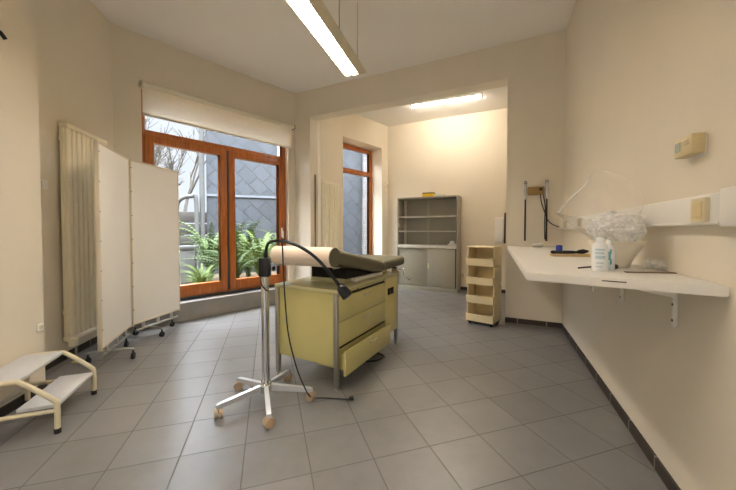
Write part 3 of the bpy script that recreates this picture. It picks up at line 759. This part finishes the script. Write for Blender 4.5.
k = MB(); k.box(-.11, -.002, -.125, -.10, -.27, .31, .003); obj('dark_edge', k, 'black', s)

# ------------------------------------------------------------------ pendant luminaires
def pendant(x, y, ang, L_, label):
    t = thing('pendant_luminaire', label, 'ceiling light', (x, y, 3.0), R(-ang), 'pendant strip lights')
    # local y runs from 0 (far end) to -L_
    k = MB()
    k.box(-.088, -.080, -L_, 0, 0, .07, .002); k.box(.078, .086, -L_, 0, .0, .07, .002)
    k.box(-.085, .083, -L_, -L_+.01, 0, .07, .002); k.box(-.085, .083, -.01, 0, 0, .07, .002)
    k.box(-.085, .083, -L_, 0, .068, .078, .002)
    obj('housing', k, 'lampbody', t)
    k = MB(); k.prof([(.086, .0), (.172, .012), (.172, .02), (.086, .03)], -L_, 0, 'y'); obj('side_wing', k, 'lampbody', t)
    for x_ in (-.042, .04):
        k = MB(); k.box(x_-.034, x_+.034, -L_+.015, -.015, .026, .03); obj('tube_panel', k, 'lamp', t)
    k = MB()
    k.box(-.009, .007, -L_+.01, -.01, .0, .028, .001)
    obj('centre_strip', k, 'louvre', t)
    k = MB(); n = int(L_/.05)
    for i in range(n): k.box(-.08, .078, -L_+.03+i*.05, -L_+.033+i*.05, .006, .024)
    obj('louvre_blades', k, 'louvre', t)
    for i, yy in enumerate((-.25, -.75, -L_+.25)):
        k = MB(); k.cyl((.15, yy, .018), (.15, yy, 3.63-3.0), .002 if i == 0 else .0035, 6); obj('suspension_wire', k, 'screw', t)
    k = MB(); k.tube([(.15, -.75, .33), (.15, -.75, .36), (.15, -.75, .39)], [.006, .013, .006], 10); obj('cable_joint', k, 'black', t)
    k = MB(); k.lathe([(.05, 0), (.05, -.025), (.03, -.03), (0, -.03)], (.15, -.75, .63), 18); obj('ceiling_cup', k, 'white', t)
    return t
pendant(-.182, 3.68, 17.4, 2.4, 'long pendant strip light with glowing louvre hanging in front of the opening')
pendant(-1.35, -.1, 17.4, 2.2, 'unseen pendant strip light added behind the viewpoint as room fill')  # unseen lamp added behind the camera to fill the room with light

t = thing('batten_light', 'bright fluorescent batten on the alcove ceiling', 'ceiling light', (1.36, 5.6, ZA-.003), R(68.5))
k = MB(); k.box(-.03, .03, -.62, .62, -.045, 0, .004); obj('batten_body', k, 'white', t)
k = MB(); k.cyl((0, -.59, -.065), (0, .59, -.065), .018, 16); obj('tube', k, 'tube2', t)
for y in (-.605, .605):
    k = MB(); k.box(-.02, .02, y-.012, y+.012, -.085, -.04, .004); obj('tube_holder', k, 'white', t)

# ------------------------------------------------------------------ garden
random.seed(11)
struct('ground_outside', MB().prism([(-14, 3.9), (-3.0, 4.0), (-1.35, 6.05), (.3, 7.9), (3, 9), (3, 20), (-14, 20)], -.1, .12), 'soil')
SW = ((-4.05, 7.9), R(-70))   # slate wall: y to the right along it
struct('wall_slate', MB().box(-.3, 0, 0, 6, 0, 6), 'slate', SW)
struct('wall_outside_pier', MB().box(-.3, .12, 4.12, 4.9, 0, 6), 'whitebrick', SW)
k = MB(); k.cyl((-4.12, 7.82, .1), (-4.12, 7.82, 5.5), .06, 14); tag(obj('downpipe', k, 'post'), 'pale grey downpipe at the left edge of the slate wall', 'pipe')
k = MB(); k.box(0.0, .035, .0, 3.4, 2.08, 2.14); 
tag(obj('wall_band', k, 'slatestrip', None, False, (*SW[0], 0), SW[1]), 'pale horizontal band across the slate wall outside the garden door', 'rail')  # pale band laid on the slates as a thin strip
FE = ((-6.6, 7.4), R(-60))
t = thing('garden_fence', 'weathered grey board fence at the back of the garden', 'fence', (*FE[0], 0), FE[1])
for i in range(5):
    z0 = .15+i*.32
    k = MB(); k.box(0, .03, 0, 2.6, z0, z0+.29, .004); obj('fence_board', k, 'fence', t)
for y in (.05, 1.3, 2.55):
    k = MB(); k.box(-.05, .07, y-.05, y+.05, .1, 1.95, .006); obj('fence_post', k, 'fence', t)
k = MB(); k.box(-.13, .13, -.1, .1, 0, .75, .02); k.box(-.15, .15, -.12, .12, .72, .8, .02)
tag(obj('garden_post', k, 'post', None, True, (-3.52, 6.15, .12), R(20)), 'stout grey post among the ferns outside the garden door', 'post')
k = MB(); k.tube(smoothpath([(-4.6, 7.6, .1), (-4.62, 7.6, 1.6), (-4.55, 7.6, 1.95), (-4.3, 7.65, 2.05), (-4.2, 7.7, 1.9), (-4.2, 7.7, .1)], 6), .05, 10)
tag(obj('arched_pipe', k, 'post'), 'pale arched pipe beside the slate wall in the garden', 'pipe')

def fern_mesh(seed, n=60):
    rnd = random.Random(seed); k = MB()
    for i in range(n):
        a = rnd.uniform(0, 2*PI); L_ = rnd.uniform(.7, 1.25); up = rnd.uniform(.7, 1.5); 
        pr = None; d = Vector((math.cos(a), math.sin(a), 0)); side = Vector((-math.sin(a), math.cos(a), 0))
        N_ = 22; pts = []
        for j in range(N_+1):
            s_ = j/N_
            pts.append(d*(L_*(.15*s_+.75*s_*s_))+Vector((0, 0, L_*up*(1.25*s_-.75*s_*s_)))+side*.04*math.sin(3*s_+a))
        for j in range(1, N_):
            s_ = j/N_; w = .085*L_*math.sin(PI*min(1, s_*.9+.1))**.8*(1-s_*.55)
            T = (pts[j+1]-pts[j-1]).normalized()
            for sg in (-1, 1):
                o = side*sg
                tip = pts[j]+o*w+T*w*.35-Vector((0, 0, w*.25))
                b = .012*L_+.003
                vs = [k.bm.verts.new(v) for v in (pts[j]-T*b, pts[j]+o*w*.5-T*b*.6+T*w*.12, tip, pts[j]+o*w*.5+T*b*1.4+T*w*.12, pts[j]+T*b)]
                k.bm.faces.new(vs)
        k.tube(pts[::4], [.006, .005, .004, .003, .002, .002], 4)
    return k
protos = []
for i in range(3):
    protos.append(fern_mesh(20+i))
fm = []
spots = [(-2.45, 5.75, .9, 'big bushy fern filling the lower left of the right door pane'),
         (-2.2, 6.4, .85, 'dense fern behind the lamp post at the right of the right door pane'),
         (-3.4, 6.75, .95, 'tall fern just right of the grey garden post'),
         (-2.75, 7.15, .95, 'fern at the foot of the slate wall behind the bushy ferns'),
         (-4.4, 7.0, .6, 'small fern at the foot of the arched pipe'),
         (-1.9, 7.1, .85, 'fern in the corner between slate wall and house'),
         (-3.0, 5.55, .4, 'low fern in front of the tall fern right of the grey garden post'),
         (-2.8, 5.3, .4, 'low fern close under the meeting stiles of the garden door')]
ferns = []
for i, (x, y, s_, lab) in enumerate(spots):
    if i < 3:
        o = obj('fern', protos[i], ('fern', 'fern2', 'fern')[i], None, False)
        ferns.append(o)
    else:
        o = ferns[i % 3].copy(); C.objects.link(o)
    o.location = (x, y, .12); o.rotation_euler = (0, 0, random.uniform(0, 6)); o.scale = (s_, s_, s_*1.55)
    tag(o, lab, 'fern', 'ferns in the garden')

def bare_tree(seed, h):
    rnd = random.Random(seed); k = MB()
    def br(p, d, L_, r, lv):
        q = p+d*L_*.5+Vector((rnd.uniform(-.04, .04), rnd.uniform(-.04, .04), 0))*L_; e = p+d*L_
        k.tube([p, q, e], [r, r*.85, r*.7], 5)
        if lv == 0: return
        for i in range(3 if lv > 1 else 4):
            nd = (d+Vector((rnd.uniform(-.7, .7), rnd.uniform(-.7, .7), rnd.uniform(-.1, .5)))).normalized()
            br(p+d*L_*rnd.uniform(.6, 1), nd, L_*rnd.uniform(.6, .85), r*.6, lv-1)
    br(Vector((0, 0, 0)), Vector((0, 0, 1)), h*.3, .09, 5)
    return k
o = obj('bare_tree', bare_tree(4, 5.4), 'bark', None, False); o.location = (-5.35, 9.1, .1); tag(o, 'bare winter tree beyond the garden fence', 'tree')
o = obj('bare_tree', bare_tree(9, 5.0), 'bark', None, False); o.location = (-7.0, 9.8, .1); tag(o, 'bare winter tree further left behind the screen', 'tree')

# ------------------------------------------------------------------ light and camera
w = bpy.data.worlds.new('World'); bpy.context.scene.world = w; w.use_nodes = True
wt = w.node_tree; bg = wt.nodes['Background']
# overcast sky: pale at the horizon, several times brighter overhead
tc = wt.nodes.new('ShaderNodeTexCoord'); sx = wt.nodes.new('ShaderNodeSeparateXYZ'); wt.links.new(tc.outputs['Generated'], sx.inputs[0])
rp = wt.nodes.new('ShaderNodeMapRange'); rp.interpolation_type = 'SMOOTHSTEP'
rp.inputs['From Min'].default_value = .3; rp.inputs['From Max'].default_value = .75
rp.inputs['To Min'].default_value = .62; rp.inputs['To Max'].default_value = 20.0
wt.links.new(sx.outputs['Z'], rp.inputs['Value']); wt.links.new(rp.outputs['Result'], bg.inputs['Strength'])
bg.inputs['Color'].default_value = (.82, .90, 1.0, 1)
cam = bpy.data.cameras.new('Camera'); co = bpy.data.objects.new('Camera', cam); C.objects.link(co)
cam.sensor_fit = 'HORIZONTAL'; cam.sensor_width = 36; cam.lens = 314/736*36
cam.shift_y = -6/736; cam.clip_start = .05
co.location = (0, 0, 1.2); co.rotation_euler = (R(90-1.4), 0, 0)
sc = bpy.context.scene; sc.camera = co
sc.view_settings.view_transform = 'Standard'; sc.view_settings.look = 'None'; sc.view_settings.gamma = 1; sc.view_settings.exposure = .84
sc.view_settings.use_curve_mapping = False
sc.cycles.use_denoising = True
sc.cycles.max_bounces = 10; sc.cycles.diffuse_bounces = 6; sc.cycles.transparent_max_bounces = 16
